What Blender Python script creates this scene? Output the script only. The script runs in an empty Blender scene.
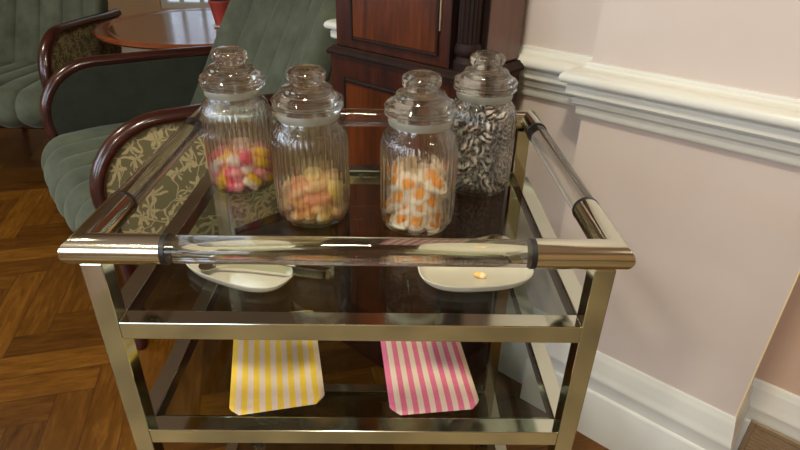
import bpy, bmesh, math, random, json
from mathutils import Vector, Matrix, Quaternion
random.seed(4)
SC = bpy.context.scene
COL = SC.collection
PI = math.pi

# ---------------------------------------------------------------- helpers
def link(name, bm, mat, parent=None, smooth=None, bevel=None, loc=None):
    bmesh.ops.recalc_face_normals(bm, faces=bm.faces)
    me = bpy.data.meshes.new(name)
    bm.to_mesh(me); bm.free()
    o = bpy.data.objects.new(name, me); COL.objects.link(o)
    if mat is not None:
        for m in (mat if isinstance(mat, (list, tuple)) else [mat]): me.materials.append(m)
    if smooth is not None:
        for p in me.polygons: p.use_smooth = True
        me.set_sharp_from_angle(angle=math.radians(smooth))
    if bevel:
        b = o.modifiers.new('bevel', 'BEVEL'); b.width = bevel; b.segments = 2; b.limit_method = 'ANGLE'
        b.angle_limit = math.radians(40)
    if parent is not None: o.parent = parent
    if loc is not None: o.location = loc
    return o
def thing(name, label, cat, loc=(0, 0, 0), rz=0, group=None):
    o = bpy.data.objects.new(name, None); COL.objects.link(o)
    o.location = loc; o.rotation_euler = (0, 0, rz); o.empty_display_size = .05
    return tag(o, label, cat, group)
def tag(o, label, cat, group=None):
    o['label'] = label; o['category'] = cat
    if group: o['group'] = group
    return o
def struct(o):
    o['kind'] = 'structure'; return o
def box(bm, a, b, mi=0, M=None):
    vs = []
    for z in (a[2], b[2]):
        for x, y in ((a[0], a[1]), (b[0], a[1]), (b[0], b[1]), (a[0], b[1])):
            v = Vector((x, y, z)); vs.append(bm.verts.new(M @ v if M else v))
    for f in ((0, 3, 2, 1), (4, 5, 6, 7), (0, 1, 5, 4), (1, 2, 6, 5), (2, 3, 7, 6), (3, 0, 4, 7)):
        bm.faces.new([vs[i] for i in f]).material_index = mi
    return vs
def BM(): return bmesh.new()
def tube(bm, p0, p1, r, seg=32, caps=True, r1=None):
    p0 = Vector(p0); p1 = Vector(p1); d = (p1 - p0).normalized()
    a = d.orthogonal().normalized(); b = d.cross(a); r1 = r if r1 is None else r1
    R = []
    for p, rr in ((p0, r), (p1, r1)):
        R.append([bm.verts.new(p + (a * math.cos(2 * PI * i / seg) + b * math.sin(2 * PI * i / seg)) * rr) for i in range(seg)])
    for i in range(seg): bm.faces.new((R[0][i], R[0][(i + 1) % seg], R[1][(i + 1) % seg], R[1][i]))
    if caps: bm.faces.new(R[0][::-1]); bm.faces.new(R[1])
def path_tube(bm, pts, rx, ry, up=Vector((0, 1, 0)), seg=14, closed=False):
    """sweep an oval of half sizes rx (along up) and ry along a path"""
    pts = [Vector(p) for p in pts]; rings = []; n = len(pts)
    for k, p in enumerate(pts):
        t = ((pts[(k + 1) % n] if closed or k < n - 1 else p) - (pts[k - 1] if closed or k > 0 else p)).normalized()
        s = (up - t * up.dot(t)).normalized(); w = t.cross(s)
        rings.append([bm.verts.new(p + s * math.cos(2 * PI * i / seg) * rx + w * math.sin(2 * PI * i / seg) * ry) for i in range(seg)])
    for k in range(n if closed else n - 1):
        A, B = rings[k], rings[(k + 1) % n]
        for i in range(seg): bm.faces.new((A[i], A[(i + 1) % seg], B[(i + 1) % seg], B[i]))
    if not closed: bm.faces.new(rings[0][::-1]); bm.faces.new(rings[-1])
def lathe(bm, prof, seg=64, fn=None, mi=0):
    """prof: list of (r,z); fn(r,z,ang)->r ; r==0 closes to the axis"""
    rings = []
    for r, z in prof:
        if r < 1e-6: rings.append(bm.verts.new((0, 0, z)))
        else:
            rings.append([bm.verts.new(((fn(r, z, 2 * PI * i / seg) if fn else r) * math.cos(2 * PI * i / seg),
                                        (fn(r, z, 2 * PI * i / seg) if fn else r) * math.sin(2 * PI * i / seg), z)) for i in range(seg)])
    for A, B in zip(rings, rings[1:]):
        la, lb = isinstance(A, list), isinstance(B, list)
        for i in range(seg):
            j = (i + 1) % seg
            if la and lb: f = bm.faces.new((A[i], A[j], B[j], B[i]))
            elif la: f = bm.faces.new((A[i], A[j], B))
            elif lb: f = bm.faces.new((A, B[j], B[i]))
            else: continue
            f.material_index = mi
def sweep_profile(bm, prof, p0, p1, outv, cap=True):
    """prof: (out, z) polygon, closed; swept from p0 to p1 (xy) with out direction outv"""
    R = []
    for p in (p0, p1):
        R.append([bm.verts.new((p[0] + outv[0] * q[0], p[1] + outv[1] * q[0], q[1])) for q in prof])
    n = len(prof)
    for i in range(n): bm.faces.new((R[0][i], R[0][(i + 1) % n], R[1][(i + 1) % n], R[1][i]))
    if cap: bm.faces.new(R[0][::-1]); bm.faces.new(R[1])
def mitre_profile(bm, prof, pts, outs, caps=True):
    """sweep along poly-line pts; outs[i] is the (mitred) out vector at each point"""
    R = []
    for p, o in zip(pts, outs):
        R.append([bm.verts.new((p[0] + o[0] * q[0], p[1] + o[1] * q[0], q[1])) for q in prof])
    n = len(prof)
    for A, B in zip(R, R[1:]):
        for i in range(n): bm.faces.new((A[i], A[(i + 1) % n], B[(i + 1) % n], B[i]))
    if caps: bm.faces.new(R[0][::-1]); bm.faces.new(R[-1])

# ---------------------------------------------------------------- materials
class NT:
    def __init__(s, name):
        s.m = bpy.data.materials.new(name); s.m.use_nodes = True; s.t = s.m.node_tree; s.t.nodes.clear()
        s.out = s.n('ShaderNodeOutputMaterial')
    def n(s, typ, **kw):
        nd = s.t.nodes.new(typ)
        for k, v in kw.items(): setattr(nd, k, v)
        return nd
    def l(s, a, b): s.t.links.new(a, b)
    def math(s, op, a, b=None, c=None):
        nd = s.n('ShaderNodeMath', operation=op)
        for i, v in enumerate((a, b, c)):
            if v is None: continue
            if isinstance(v, (int, float)): nd.inputs[i].default_value = v
            else: s.l(v, nd.inputs[i])
        return nd.outputs[0]
    def obj(s): return s.n('ShaderNodeTexCoord').outputs['Object']
    def mapping(s, vec, scale=(1, 1, 1), rot=(0, 0, 0), loc=(0, 0, 0)):
        nd = s.n('ShaderNodeMapping'); s.l(vec, nd.inputs[0])
        nd.inputs['Scale'].default_value = scale; nd.inputs['Rotation'].default_value = rot; nd.inputs['Location'].default_value = loc
        return nd.outputs[0]
    def noise(s, vec, scale, detail=4, rough=.5, dist=0):
        nd = s.n('ShaderNodeTexNoise'); s.l(vec, nd.inputs['Vector'])
        nd.inputs['Scale'].default_value = scale; nd.inputs['Detail'].default_value = detail
        nd.inputs['Roughness'].default_value = rough; nd.inputs['Distortion'].default_value = dist
        return nd.outputs[0]
    def ramp(s, fac, stops, interp='LINEAR'):
        nd = s.n('ShaderNodeValToRGB'); nd.color_ramp.interpolation = interp
        e = nd.color_ramp.elements
        while len(e) < len(stops): e.new(.5)
        for el, (p, c) in zip(e, stops): el.position = p; el.color = (*c, 1)
        s.l(fac, nd.inputs[0]); return nd.outputs[0]
    def mix(s, fac, a, b, typ='MIX'):
        nd = s.n('ShaderNodeMix', data_type='RGBA', blend_type=typ)
        for i, v in ((0, fac), (6, a), (7, b)):
            if isinstance(v, (int, float)): nd.inputs[i].default_value = v
            elif isinstance(v, tuple): nd.inputs[i].default_value = (*v, 1)
            else: s.l(v, nd.inputs[i])
        return nd.outputs[2]
    def bump(s, h, strength=.2, dist=.002):
        nd = s.n('ShaderNodeBump'); nd.inputs['Strength'].default_value = strength; nd.inputs['Distance'].default_value = dist
        s.l(h, nd.inputs['Height']); return nd.outputs[0]
    def bsdf(s, color=None, rough=.5, metal=0, normal=None, **kw):
        p = s.n('ShaderNodeBsdfPrincipled')
        for k, v in (('Base Color', color), ('Roughness', rough), ('Metallic', metal)):
            if v is None: continue
            if isinstance(v, tuple): p.inputs[k].default_value = (*v, 1)
            elif isinstance(v, (int, float)): p.inputs[k].default_value = v
            else: s.l(v, p.inputs[k])
        for k, v in kw.items():
            k = k.replace('_', ' ')
            p.inputs[k].default_value = (*v, 1) if isinstance(v, tuple) else v
        if normal is not None: s.l(normal, p.inputs['Normal'])
        s.l(p.outputs[0], s.out.inputs[0]); return p
def srgb(r, g, b):
    f = lambda c: (c / 255 / 12.92) if c / 255 <= .04045 else ((c / 255 + .055) / 1.055) ** 2.4
    return (f(r), f(g), f(b))

def m_plain(name, col, rough=.5, metal=0, var=.06, scale=30, bump=0, **kw):
    t = NT(name); v = t.obj(); nz = t.noise(v, scale, 3)
    a = tuple(c * (1 - var) for c in col); b = tuple(min(1, c * (1 + var)) for c in col)
    c = t.ramp(nz, [(.3, a), (.7, b)])
    t.bsdf(c, rough, metal, t.bump(nz, bump, .001) if bump else None, **kw); return t.m
def m_paint(name, col, blotch=.05, rough=.6):
    t = NT(name); v = t.obj(); nz = t.noise(v, 2.2, 4, .55); n2 = t.noise(v, 90, 3)
    c = t.ramp(nz, [(.3, tuple(x * (1 - blotch) for x in col)), (.7, tuple(min(1, x * (1 + blotch)) for x in col))])
    t.bsdf(c, rough, 0, t.bump(n2, .08, .001)); return t.m
def m_chrome(name, col, rough=.09):
    t = NT(name); v = t.obj(); nz = t.noise(v, 12, 4, .6)
    r = t.math('MULTIPLY_ADD', nz, .08, rough - .03)
    t.bsdf(col, r, 1.0); return t.m
def m_wood(name, dark, light, rough=.3, scale=1.0, axis='Z', coat=.3, spread=1.0):
    t = NT(name); v = t.obj()
    st = {'Z': (14, 14, 1.6), 'X': (1.6, 14, 14), 'Y': (14, 1.6, 14)}[axis]
    mv = t.mapping(v, tuple(q * scale for q in st)); nz = t.noise(mv, 1.6, 6, .62, 1.1)
    n2 = t.noise(t.mapping(v, tuple(q * scale * 6 for q in st)), 2.5, 3, .6)
    f = t.math('MULTIPLY_ADD', n2, .35, t.math('MULTIPLY', nz, .8))
    mid = tuple((a + b) / 2 * .9 for a, b in zip(dark, light))
    c = t.ramp(f, [(.35, dark), (.55, mid), (.78, light)])
    p = t.bsdf(c, rough, 0, t.bump(f, .08, .0006)); p.inputs['Coat Weight'].default_value = coat; p.inputs['Specular IOR Level'].default_value = .5 if coat > 0 else .22; p.inputs['Coat Roughness'].default_value = .12
    return t.m
def m_glass_mix(name, col=(1, 1, 1), clear=.5, ior=1.45, rough=0.0):
    """partly refracting, partly clear pane: lets light through to the sweets"""
    t = NT(name)
    g = t.n('ShaderNodeBsdfGlass'); g.inputs['Color'].default_value = (*col, 1); g.inputs['IOR'].default_value = ior; g.inputs['Roughness'].default_value = rough
    tr = t.n('ShaderNodeBsdfTransparent'); tr.inputs[0].default_value = (*col, 1)
    mx = t.n('ShaderNodeMixShader'); mx.inputs[0].default_value = clear
    t.l(g.outputs[0], mx.inputs[1]); t.l(tr.outputs[0], mx.inputs[2]); t.l(mx.outputs[0], t.out.inputs[0]); return t.m
def m_ribbed(name, col, rim, mixg):
    """thick ribbed glass: longer light paths at grazing ribs absorb more; part of it refracts"""
    t = NT(name)
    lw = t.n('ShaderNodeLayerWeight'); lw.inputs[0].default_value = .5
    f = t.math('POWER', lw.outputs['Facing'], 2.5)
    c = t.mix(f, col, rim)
    tr = t.n('ShaderNodeBsdfTransparent'); t.l(c, tr.inputs[0])
    gl = t.n('ShaderNodeBsdfGlossy'); gl.inputs['Roughness'].default_value = .02
    fr = t.n('ShaderNodeFresnel'); geo = t.n('ShaderNodeNewGeometry'); t.l(t.math('SUBTRACT', 1.75, t.math('MULTIPLY', geo.outputs['Backfacing'], 1.1786)), fr.inputs[0])
    mx = t.n('ShaderNodeMixShader'); t.l(fr.outputs[0], mx.inputs[0]); t.l(tr.outputs[0], mx.inputs[1]); t.l(gl.outputs[0], mx.inputs[2])
    g = t.n('ShaderNodeBsdfGlass'); g.inputs['Color'].default_value = (*col, 1); g.inputs['IOR'].default_value = 1.45; g.inputs['Roughness'].default_value = 0
    m2 = t.n('ShaderNodeMixShader'); m2.inputs[0].default_value = mixg; t.l(mx.outputs[0], m2.inputs[1]); t.l(g.outputs[0], m2.inputs[2])
    t.l(m2.outputs[0], t.out.inputs[0]); return t.m
def m_pane(name, col):
    """flat glass: clear with fresnel reflection"""
    t = NT(name)
    tr = t.n('ShaderNodeBsdfTransparent'); tr.inputs[0].default_value = (*col, 1)
    gl = t.n('ShaderNodeBsdfGlossy'); gl.inputs['Roughness'].default_value = .01
    fr = t.n('ShaderNodeFresnel'); geo = t.n('ShaderNodeNewGeometry'); t.l(t.math('SUBTRACT', 1.5, t.math('MULTIPLY', geo.outputs['Backfacing'], .8333)), fr.inputs[0])
    mx = t.n('ShaderNodeMixShader'); t.l(fr.outputs[0], mx.inputs[0])
    t.l(tr.outputs[0], mx.inputs[1]); t.l(gl.outputs[0], mx.inputs[2]); t.l(mx.outputs[0], t.out.inputs[0]); return t.m
def m_velvet(name, dark, light, scale=1):
    t = NT(name); v = t.obj(); n1 = t.noise(v, 9, 4, .6); n2 = t.noise(v, 240, 2)
    f = t.math('MULTIPLY_ADD', n2, .25, t.math('MULTIPLY', n1, .75))
    c = t.ramp(f, [(.3, dark), (.7, light)])
    p = t.bsdf(c, .85, 0, t.bump(n2, .25, .0008)); p.inputs['Sheen Weight'].default_value = .25; p.inputs['Sheen Roughness'].default_value = .4
    p.inputs['Sheen Tint'].default_value = (.55, .65, .55, 1); return t.m
def m_floral(name, ground, gold, scale=1.0):
    t = NT(name); v = t.obj()
    wn = t.n('ShaderNodeTexNoise'); t.l(v, wn.inputs['Vector']); wn.inputs['Scale'].default_value = 9 * scale; wn.inputs['Detail'].default_value = 2
    add = t.n('ShaderNodeVectorMath', operation='MULTIPLY_ADD'); t.l(wn.outputs['Color'], add.inputs[0]); add.inputs[1].default_value = (.09, .09, .09); t.l(v, add.inputs[2])
    vo = t.n('ShaderNodeTexVoronoi', feature='F1'); t.l(add.outputs[0], vo.inputs['Vector']); vo.inputs['Scale'].default_value = 15 * scale
    # petals: angle around each cell centre
    sub = t.n('ShaderNodeVectorMath', operation='SUBTRACT'); t.l(t.mapping(add.outputs[0], (1, 1, 1)), sub.inputs[0]); t.l(vo.outputs['Position'], sub.inputs[1])
    sp = t.n('ShaderNodeSeparateXYZ'); t.l(sub.outputs[0], sp.inputs[0])
    ang = t.math('ARCTAN2', sp.outputs[2], sp.outputs[0])
    pet = t.math('SINE', t.math('MULTIPLY', ang, 6.0))
    rad = t.math('MULTIPLY_ADD', pet, .16, .42)
    leaf = t.math('LESS_THAN', vo.outputs['Distance'], rad)
    vein = t.math('GREATER_THAN', t.math('ABSOLUTE', t.math('SINE', t.math('MULTIPLY', ang, 3.0))), .30)
    leaf = t.math('MULTIPLY', leaf, vein)
    ve = t.n('ShaderNodeTexVoronoi', feature='DISTANCE_TO_EDGE'); t.l(add.outputs[0], ve.inputs['Vector']); ve.inputs['Scale'].default_value = 11 * scale
    stem = t.math('LESS_THAN', ve.outputs[0], .022)
    f = t.math('MAXIMUM', leaf, stem)
    wv = t.noise(v, 420, 2); f = t.math('MULTIPLY', f, t.math('MULTIPLY_ADD', wv, .7, .45))
    c = t.mix(f, ground, gold)
    t.bsdf(c, .8, 0, t.bump(f, .2, .0008)); return t.m
def m_parquet(name):
    t = NT(name); v = t.obj(); W = .10; N = 5.0
    sp = t.n('ShaderNodeSeparateXYZ'); t.l(t.mapping(v, (1 / W, 1 / W, 1), (0, 0, math.radians(-14)), (.3, .62, 0)), sp.inputs[0])
    X, Y = sp.outputs[0], sp.outputs[1]
    i = t.math('FLOOR', X); j = t.math('FLOOR', Y)
    k = t.math('FLOORED_MODULO', t.math('SUBTRACT', i, j), 2 * N)
    isH = t.math('LESS_THAN', k, N - .5)
    fx = t.math('SUBTRACT', X, i); fy = t.math('SUBTRACT', Y, j)
    kk = t.math('SUBTRACT', 2 * N - 1, k)
    def sel(a, b):  # isH ? a : b
        return t.math('ADD', t.math('MULTIPLY', isH, a), t.math('MULTIPLY', t.math('SUBTRACT', 1, isH), b))
    u = sel(t.math('ADD', k, fx), t.math('ADD', kk, fy)); w = sel(fy, fx)
    bx = sel(t.math('SUBTRACT', i, k), i); by = sel(j, t.math('SUBTRACT', j, kk))
    cb = t.n('ShaderNodeCombineXYZ'); t.l(bx, cb.inputs[0]); t.l(by, cb.inputs[1]); t.l(isH, cb.inputs[2])
    wn = t.n('ShaderNodeTexWhiteNoise', noise_dimensions='3D'); t.l(cb.outputs[0], wn.inputs[0])
    gv = t.n('ShaderNodeCombineXYZ'); t.l(t.math('MULTIPLY', u, .35), gv.inputs[0]); t.l(t.math('MULTIPLY', w, 2.2), gv.inputs[1]); t.l(t.math('MULTIPLY', wn.outputs[0], 40), gv.inputs[2])
    g = t.noise(gv.outputs[0], 2.2, 6, .65, .6)
    f = t.math('ADD', t.math('MULTIPLY', g, .62), t.math('MULTIPLY', wn.outputs[0], .28))
    c = t.ramp(f, [(.2, srgb(54, 30, 6)), (.48, srgb(98, 60, 14)), (.78, srgb(146, 98, 30))])
    e = t.math('MINIMUM', t.math('MINIMUM', w, t.math('SUBTRACT', 1, w)), t.math('MINIMUM', u, t.math('SUBTRACT', N, u)))
    ed = t.math('SMOOTH_MIN', t.math('MULTIPLY', e, 40), 1, .1)
    c = t.mix(t.math('SUBTRACT', 1, ed), c, srgb(66, 38, 15))
    p = t.bsdf(c, t.math('MULTIPLY_ADD', g, .25, .2), 0, t.bump(f, .12, .001)); p.inputs['Specular IOR Level'].default_value = .35; return t.m
def m_stripes(name, base, stripe, n, width, axis=0, duty=.5):
    t = NT(name); v = t.obj(); sp = t.n('ShaderNodeSeparateXYZ'); t.l(v, sp.inputs[0])
    x = t.math('MULTIPLY', t.math('ADD', sp.outputs[axis], width / 2), n / width)
    fr = t.math('FRACT', x); nz = t.noise(v, 160, 3)
    s = t.math('LESS_THAN', fr, duty)
    c = t.mix(s, base, stripe); c2 = t.mix(t.math('MULTIPLY', nz, .12), c, (1, 1, 1))
    crk = t.noise(v, 26, 3, .6)
    t.bsdf(c2, .75, 0, t.bump(crk, .35, .003)); return t.m

M = {}
M['chrome'] = m_chrome('polished_nickel', (.64, .67, .55))
M['chrome_rail'] = m_chrome('rail_nickel', (.68, .69, .56), .11)
M['black_seal'] = m_plain('black_rubber', (.012, .012, .012), .4)
M['acrylic'] = m_glass_mix('clear_acrylic', (.97, .97, .95), .12, 1.49)
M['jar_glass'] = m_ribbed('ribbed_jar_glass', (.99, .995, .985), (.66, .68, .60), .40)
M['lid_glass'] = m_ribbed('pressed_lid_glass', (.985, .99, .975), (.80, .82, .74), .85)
M['seal'] = m_plain('milky_seal', srgb(205, 205, 190), .35, 0, .03, Transmission_Weight=.7)
M['shelf_glass'] = m_pane('grey_shelf_glass', (.74, .77, .73))
M['wall'] = m_paint('lilac_beige_wall', srgb(202, 189, 181))
M['wall_pink'] = m_paint('pink_beige_wall', srgb(194, 168, 150))
M['wall_tan'] = m_paint('tan_wall', srgb(196, 164, 126))
M['trim'] = m_paint('white_gloss_trim', srgb(212, 212, 204), .02, .32)
M['cream'] = m_paint('cream_paint', srgb(226, 206, 160))
M['ceiling'] = m_paint('ceiling_white', srgb(198, 172, 150))
M['floor'] = m_parquet('oak_parquet')
M['mahogany'] = m_wood('mahogany', srgb(26, 10, 5), srgb(74, 31, 13), .35, coat=0)
M['mahogany_flame'] = m_wood('flame_mahogany', srgb(34, 13, 5), srgb(108, 52, 18), .3, .5, coat=0)
M['dark_wood'] = m_wood('dark_ebonised_wood', srgb(16, 8, 6), srgb(42, 20, 13), .6, coat=0)
M['side_wood'] = m_wood('case_side_wood', srgb(72, 38, 26), srgb(110, 66, 46), .4)
M['arm_wood'] = m_wood('arm_mahogany', srgb(30, 10, 8), srgb(70, 28, 20), .25, 1, 'X', .5)
M['table_wood'] = m_wood('table_veneer', srgb(84, 46, 24), srgb(126, 76, 44), .16, .5, 'X', .6)
M['table_edge'] = m_wood('table_edge_wood', srgb(104, 50, 24), srgb(150, 80, 42), .2, .5, 'X', .5)
M['brass'] = m_chrome('brass', (.55, .40, .20), .25)
M['old_brass'] = m_plain('brass_grille', srgb(160, 138, 110), .45, .5)
M['velvet'] = m_velvet('green_velvet', srgb(54, 60, 48), srgb(90, 97, 78))
M['velvet_dark'] = m_velvet('deep_green_velvet', srgb(28, 34, 26), srgb(48, 55, 42))
M['floral'] = m_floral('floral_tapestry', srgb(110, 104, 74), srgb(192, 178, 134), 1.25)
M['red'] = m_plain('red_glaze', srgb(160, 62, 52), .4)
M['soil'] = m_plain('dark_soil', srgb(30, 20, 14), .9)
M['white_ceramic'] = m_plain('white_glaze', srgb(188, 184, 166), .2, 0, .02)
M['glazing'] = m_pane('window_glazing', (.95, .97, 1))
M['curtain'] = m_plain('white_voile', srgb(235, 235, 232), .8, 0, .03)
M['paper_y'] = m_stripes('yellow_striped_paper', srgb(230, 208, 186), srgb(240, 198, 0), 8, .138)
M['paper_p'] = m_stripes('pink_striped_paper', srgb(234, 208, 190), srgb(228, 100, 140), 8, .134)
M['reflection_rug'] = m_plain('mottled_reflection_rug', srgb(128, 110, 82), .9, 0, .42, 5, .3)  # patchy surface of the added floor mat that the nickel reflects
M['leaf'] = m_plain('leaf', srgb(40, 80, 36), .5)
SWEETS = '{"chew":[[-128,-117,90,87,-5,-2,49],[183,58,120,76,61,-14,-19],[-372,39,90,82,4,-2,57],[-47,-388,90,5,100,-4,0],[292,258,90,92,1,-5,-40],[-257,257,124,29,17,48,81],[-25,406,148,55,-43,60,39],[-68,-390,297,88,-45,-1,-10],[-319,-272,122,60,67,-30,-30],[-161,322,318,15,38,79,45],[230,-354,154,52,-72,8,45],[-390,-13,260,6,-73,68,10],[182,307,247,6,-58,80,-13],[-84,62,242,97,-11,-12,16],[114,373,400,17,-18,5,97],[85,-145,150,10,-81,-4,57],[422,11,154,68,-24,66,-22],[132,-264,380,12,-90,40,-12],[176,54,349,94,-23,16,-21],[308,-180,252,88,-36,9,-30],[-164,-174,318,7,-37,22,90],[384,177,358,55,20,68,45],[-329,-204,433,1,82,-38,42],[48,-79,507,3,-37,28,89],[-307,242,391,47,-42,75,19],[256,177,532,45,-24,86,-8],[365,-138,425,81,-16,22,51],[-414,50,487,40,65,39,51],[388,-54,578,63,-24,-10,-74],[-55,-365,518,76,-33,-22,-52],[-96,409,549,68,73,9,7],[159,-325,592,33,-48,-72,39],[-211,-4,454,69,-39,-19,-58],[-59,184,485,43,29,-28,81]],"foam":[[-227,-222,88,71,-4,-2,71],[177,-234,87,71,-4,-4,70],[-368,115,88,81,-1,1,58],[-28,-226,116,52,-42,47,-58],[-22,271,115,36,-44,-64,51],[-372,-106,242,60,0,-7,79],[144,-279,255,59,1,-1,-80],[197,262,87,4,-61,-79,4],[-192,105,201,82,7,55,-15],[398,-89,115,39,48,-61,-49],[-72,223,444,69,42,35,-47],[-242,337,289,69,65,13,29],[321,262,263,63,65,-26,-34],[33,381,413,56,28,-50,59],[116,-370,425,5,15,-99,0],[-181,-295,344,97,15,15,-7],[307,122,443,95,3,0,-30],[-146,-264,522,45,-10,21,-86],[229,70,277,90,-16,-2,-40],[379,-191,457,63,-2,-73,-27],[85,-323,594,39,-2,-10,-92],[-72,-45,328,22,19,-94,19],[103,-39,444,86,-9,19,-47],[-357,-156,511,7,79,-42,45],[276,44,603,57,11,-1,-81],[2,13,653,83,18,-15,-51],[-297,105,476,95,-7,-19,-22]],"egg":[[-111,314,67,3,0,-1,100],[234,-239,67,96,-1,0,26],[-15,-349,162,50,-18,76,-39],[-331,-38,67,5,-1,0,-100],[326,41,155,45,-53,-60,-40],[207,261,65,1,-89,46,-1],[-101,-40,144,96,-1,26,4],[-246,-323,168,25,18,76,57],[-209,251,242,44,36,13,-81],[35,-25,313,48,9,-71,-52],[110,327,205,7,-76,65,3],[333,2,399,5,-56,83,7],[-220,189,365,87,19,-33,32],[276,-186,189,1,93,-36,1],[-210,-249,382,95,-32,-2,-5],[-410,4,282,39,64,-47,-46],[229,260,346,5,-49,85,18],[-225,38,418,79,13,-36,47],[50,-346,408,90,2,39,-16],[-347,20,602,30,-83,-47,-6],[185,-306,470,80,22,35,43],[350,78,657,42,75,-7,50],[-284,-213,508,25,72,61,-20],[334,-129,631,15,18,-65,72],[94,187,526,55,4,-5,-83],[-23,417,459,28,24,64,-67],[-4,-349,622,19,20,7,-96],[-3,-36,599,74,25,15,-61],[272,-317,771,56,-71,-5,42],[22,-36,749,28,-88,37,7],[254,335,644,34,14,63,69],[-140,299,634,8,17,8,-98],[-153,-312,775,25,41,87,-12],[-329,-142,751,59,1,-61,-53],[323,-24,953,64,-52,34,45],[-173,284,751,2,-90,-40,-19],[-330,22,880,30,53,-70,37],[-168,288,885,92,3,-19,34],[132,193,746,58,61,-54,4],[169,-240,877,6,51,-50,69]],"mint":[[-253,49,145,36,56,55,-50],[201,-76,83,3,-78,-63,-3],[-90,-252,80,1,65,76,-5],[39,380,92,27,22,60,72],[171,-326,80,22,-2,-6,97],[-366,-217,92,33,38,66,56],[62,151,80,100,0,4,-5],[389,-177,92,39,37,-64,-55],[237,296,147,53,9,-81,-22],[-183,-322,225,24,54,78,23],[164,114,238,65,-73,19,-12],[-256,332,82,94,6,3,32],[368,99,81,94,-4,-3,-33],[-341,-114,255,1,-1,63,-77],[389,148,243,20,54,81,-8],[75,-414,212,19,-9,98,1],[-153,403,272,20,42,-62,63],[-29,-19,82,99,7,0,-10],[-188,203,206,80,-46,39,-3],[356,-107,258,62,59,-47,-20],[-424,87,98,54,56,44,46],[-85,-136,286,4,-58,5,-81],[-79,38,302,59,73,32,-12],[150,-214,239,7,11,-85,52],[-30,-367,355,60,4,20,77],[-275,328,453,44,-1,75,-50],[347,231,371,84,-12,-27,-46],[108,-66,297,40,-29,-53,-69],[-400,106,290,15,-78,-60,-4],[251,-348,366,5,-37,57,-73],[-32,248,277,86,-9,39,33],[363,-204,469,9,49,-85,18],[56,408,307,88,-29,37,10],[245,-90,403,45,-71,-45,31],[-346,-259,378,71,-43,56,-1],[-251,113,406,22,-87,-41,16],[-235,-344,478,86,11,43,-26],[237,126,567,55,65,-27,-45],[-43,413,559,7,81,-3,59],[164,386,460,22,-20,-95,3],[-47,243,497,10,-14,-71,-68],[149,135,416,61,-3,11,-79],[14,-161,477,58,-11,-33,74],[425,66,519,67,-14,-67,29],[-225,-27,603,24,54,66,-47],[-323,199,557,90,33,-24,18],[-212,-157,491,65,-64,-6,-41],[-422,-39,473,66,-25,71,4],[57,-418,571,40,-53,-42,-62],[-128,-346,612,44,-56,-70,5],[204,-303,601,22,24,94,7],[175,-69,568,69,-59,17,-37],[-407,144,709,59,-18,68,-39],[-54,81,545,41,-75,41,32],[-354,-218,622,83,-9,-31,-45],[218,273,762,8,-62,78,-5],[-160,325,684,33,-44,-52,65],[118,-230,730,15,-60,78,-11],[-11,-89,659,52,21,-12,-82],[-400,-127,744,15,76,-56,28],[308,303,605,65,-65,24,-30],[404,-145,627,50,-65,-34,46],[-194,-132,804,82,37,21,-38],[-262,335,851,25,-23,60,-72],[-277,-312,822,83,23,39,-34],[328,-275,806,62,65,22,38],[-34,-430,799,68,-66,-20,-25],[42,229,686,69,-37,56,-27],[-197,69,741,83,-49,1,-26],[258,-35,748,19,-58,-59,54],[-414,-31,869,17,69,-66,21],[-30,419,1044,0,-55,-5,83],[16,414,808,46,88,-6,7],[-416,103,983,63,44,59,25],[403,101,740,6,-61,-79,-3],[-199,-381,967,57,66,15,-46],[119,67,837,90,-25,-27,-25],[133,-338,905,40,17,54,72],[-78,223,867,71,7,-22,67],[387,179,911,64,-56,34,-41],[-26,-57,867,26,-33,-91,7],[186,384,968,75,-58,34,4],[106,212,944,15,-59,-44,66],[-79,-222,942,85,39,-21,28],[-90,169,1016,14,-92,35,-4],[361,-57,923,28,92,-23,-13],[333,-268,1004,46,-15,63,-61],[163,-158,954,80,-44,40,-4],[-249,46,947,5,67,-66,34],[-114,184,1187,17,1,66,74],[-143,-122,1068,35,85,37,15],[182,-15,1082,29,2,45,85],[-371,-185,1068,6,85,-52,7],[32,-189,1153,37,54,-63,-42],[164,402,1233,66,-47,51,28],[340,246,1077,1,-45,-89,1],[-241,38,1199,2,-87,13,47],[-370,198,1173,85,10,-7,52],[216,-297,1133,72,21,-25,-61],[140,218,1148,17,92,-34,6],[-195,-329,1194,8,1,-76,-65],[304,305,1306,45,67,14,-58],[24,-431,1040,18,14,71,-67],[-264,325,1023,33,-8,-1,-94],[-26,367,1281,69,-48,37,-41],[-193,372,1210,88,-10,42,21],[0,-208,1317,10,14,98,6],[36,29,1255,39,-84,-22,30],[68,-408,1238,6,98,9,14],[418,-36,1090,71,-21,17,65],[-222,-123,1294,59,41,35,-60],[-412,-90,1205,13,77,-62,11],[430,-31,1376,34,61,-42,-58],[342,107,1256,33,10,-70,63],[266,-341,1399,66,32,60,-32],[-157,154,1360,37,-56,-66,34],[-286,-296,1363,37,-3,14,92],[320,181,1473,19,9,-87,44],[268,-151,1306,38,71,39,-44],[-370,186,1351,29,80,43,29],[205,1,1399,69,-48,-49,-24],[127,209,1385,23,75,-56,-26],[-78,-366,1404,56,-41,-70,19],[-7,-71,1449,94,31,-9,-10],[-406,-90,1400,57,-28,26,73],[-73,350,1457,27,-79,51,-20],[-346,67,1484,29,-94,-5,17],[73,-358,1462,49,48,21,70]]}'
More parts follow.
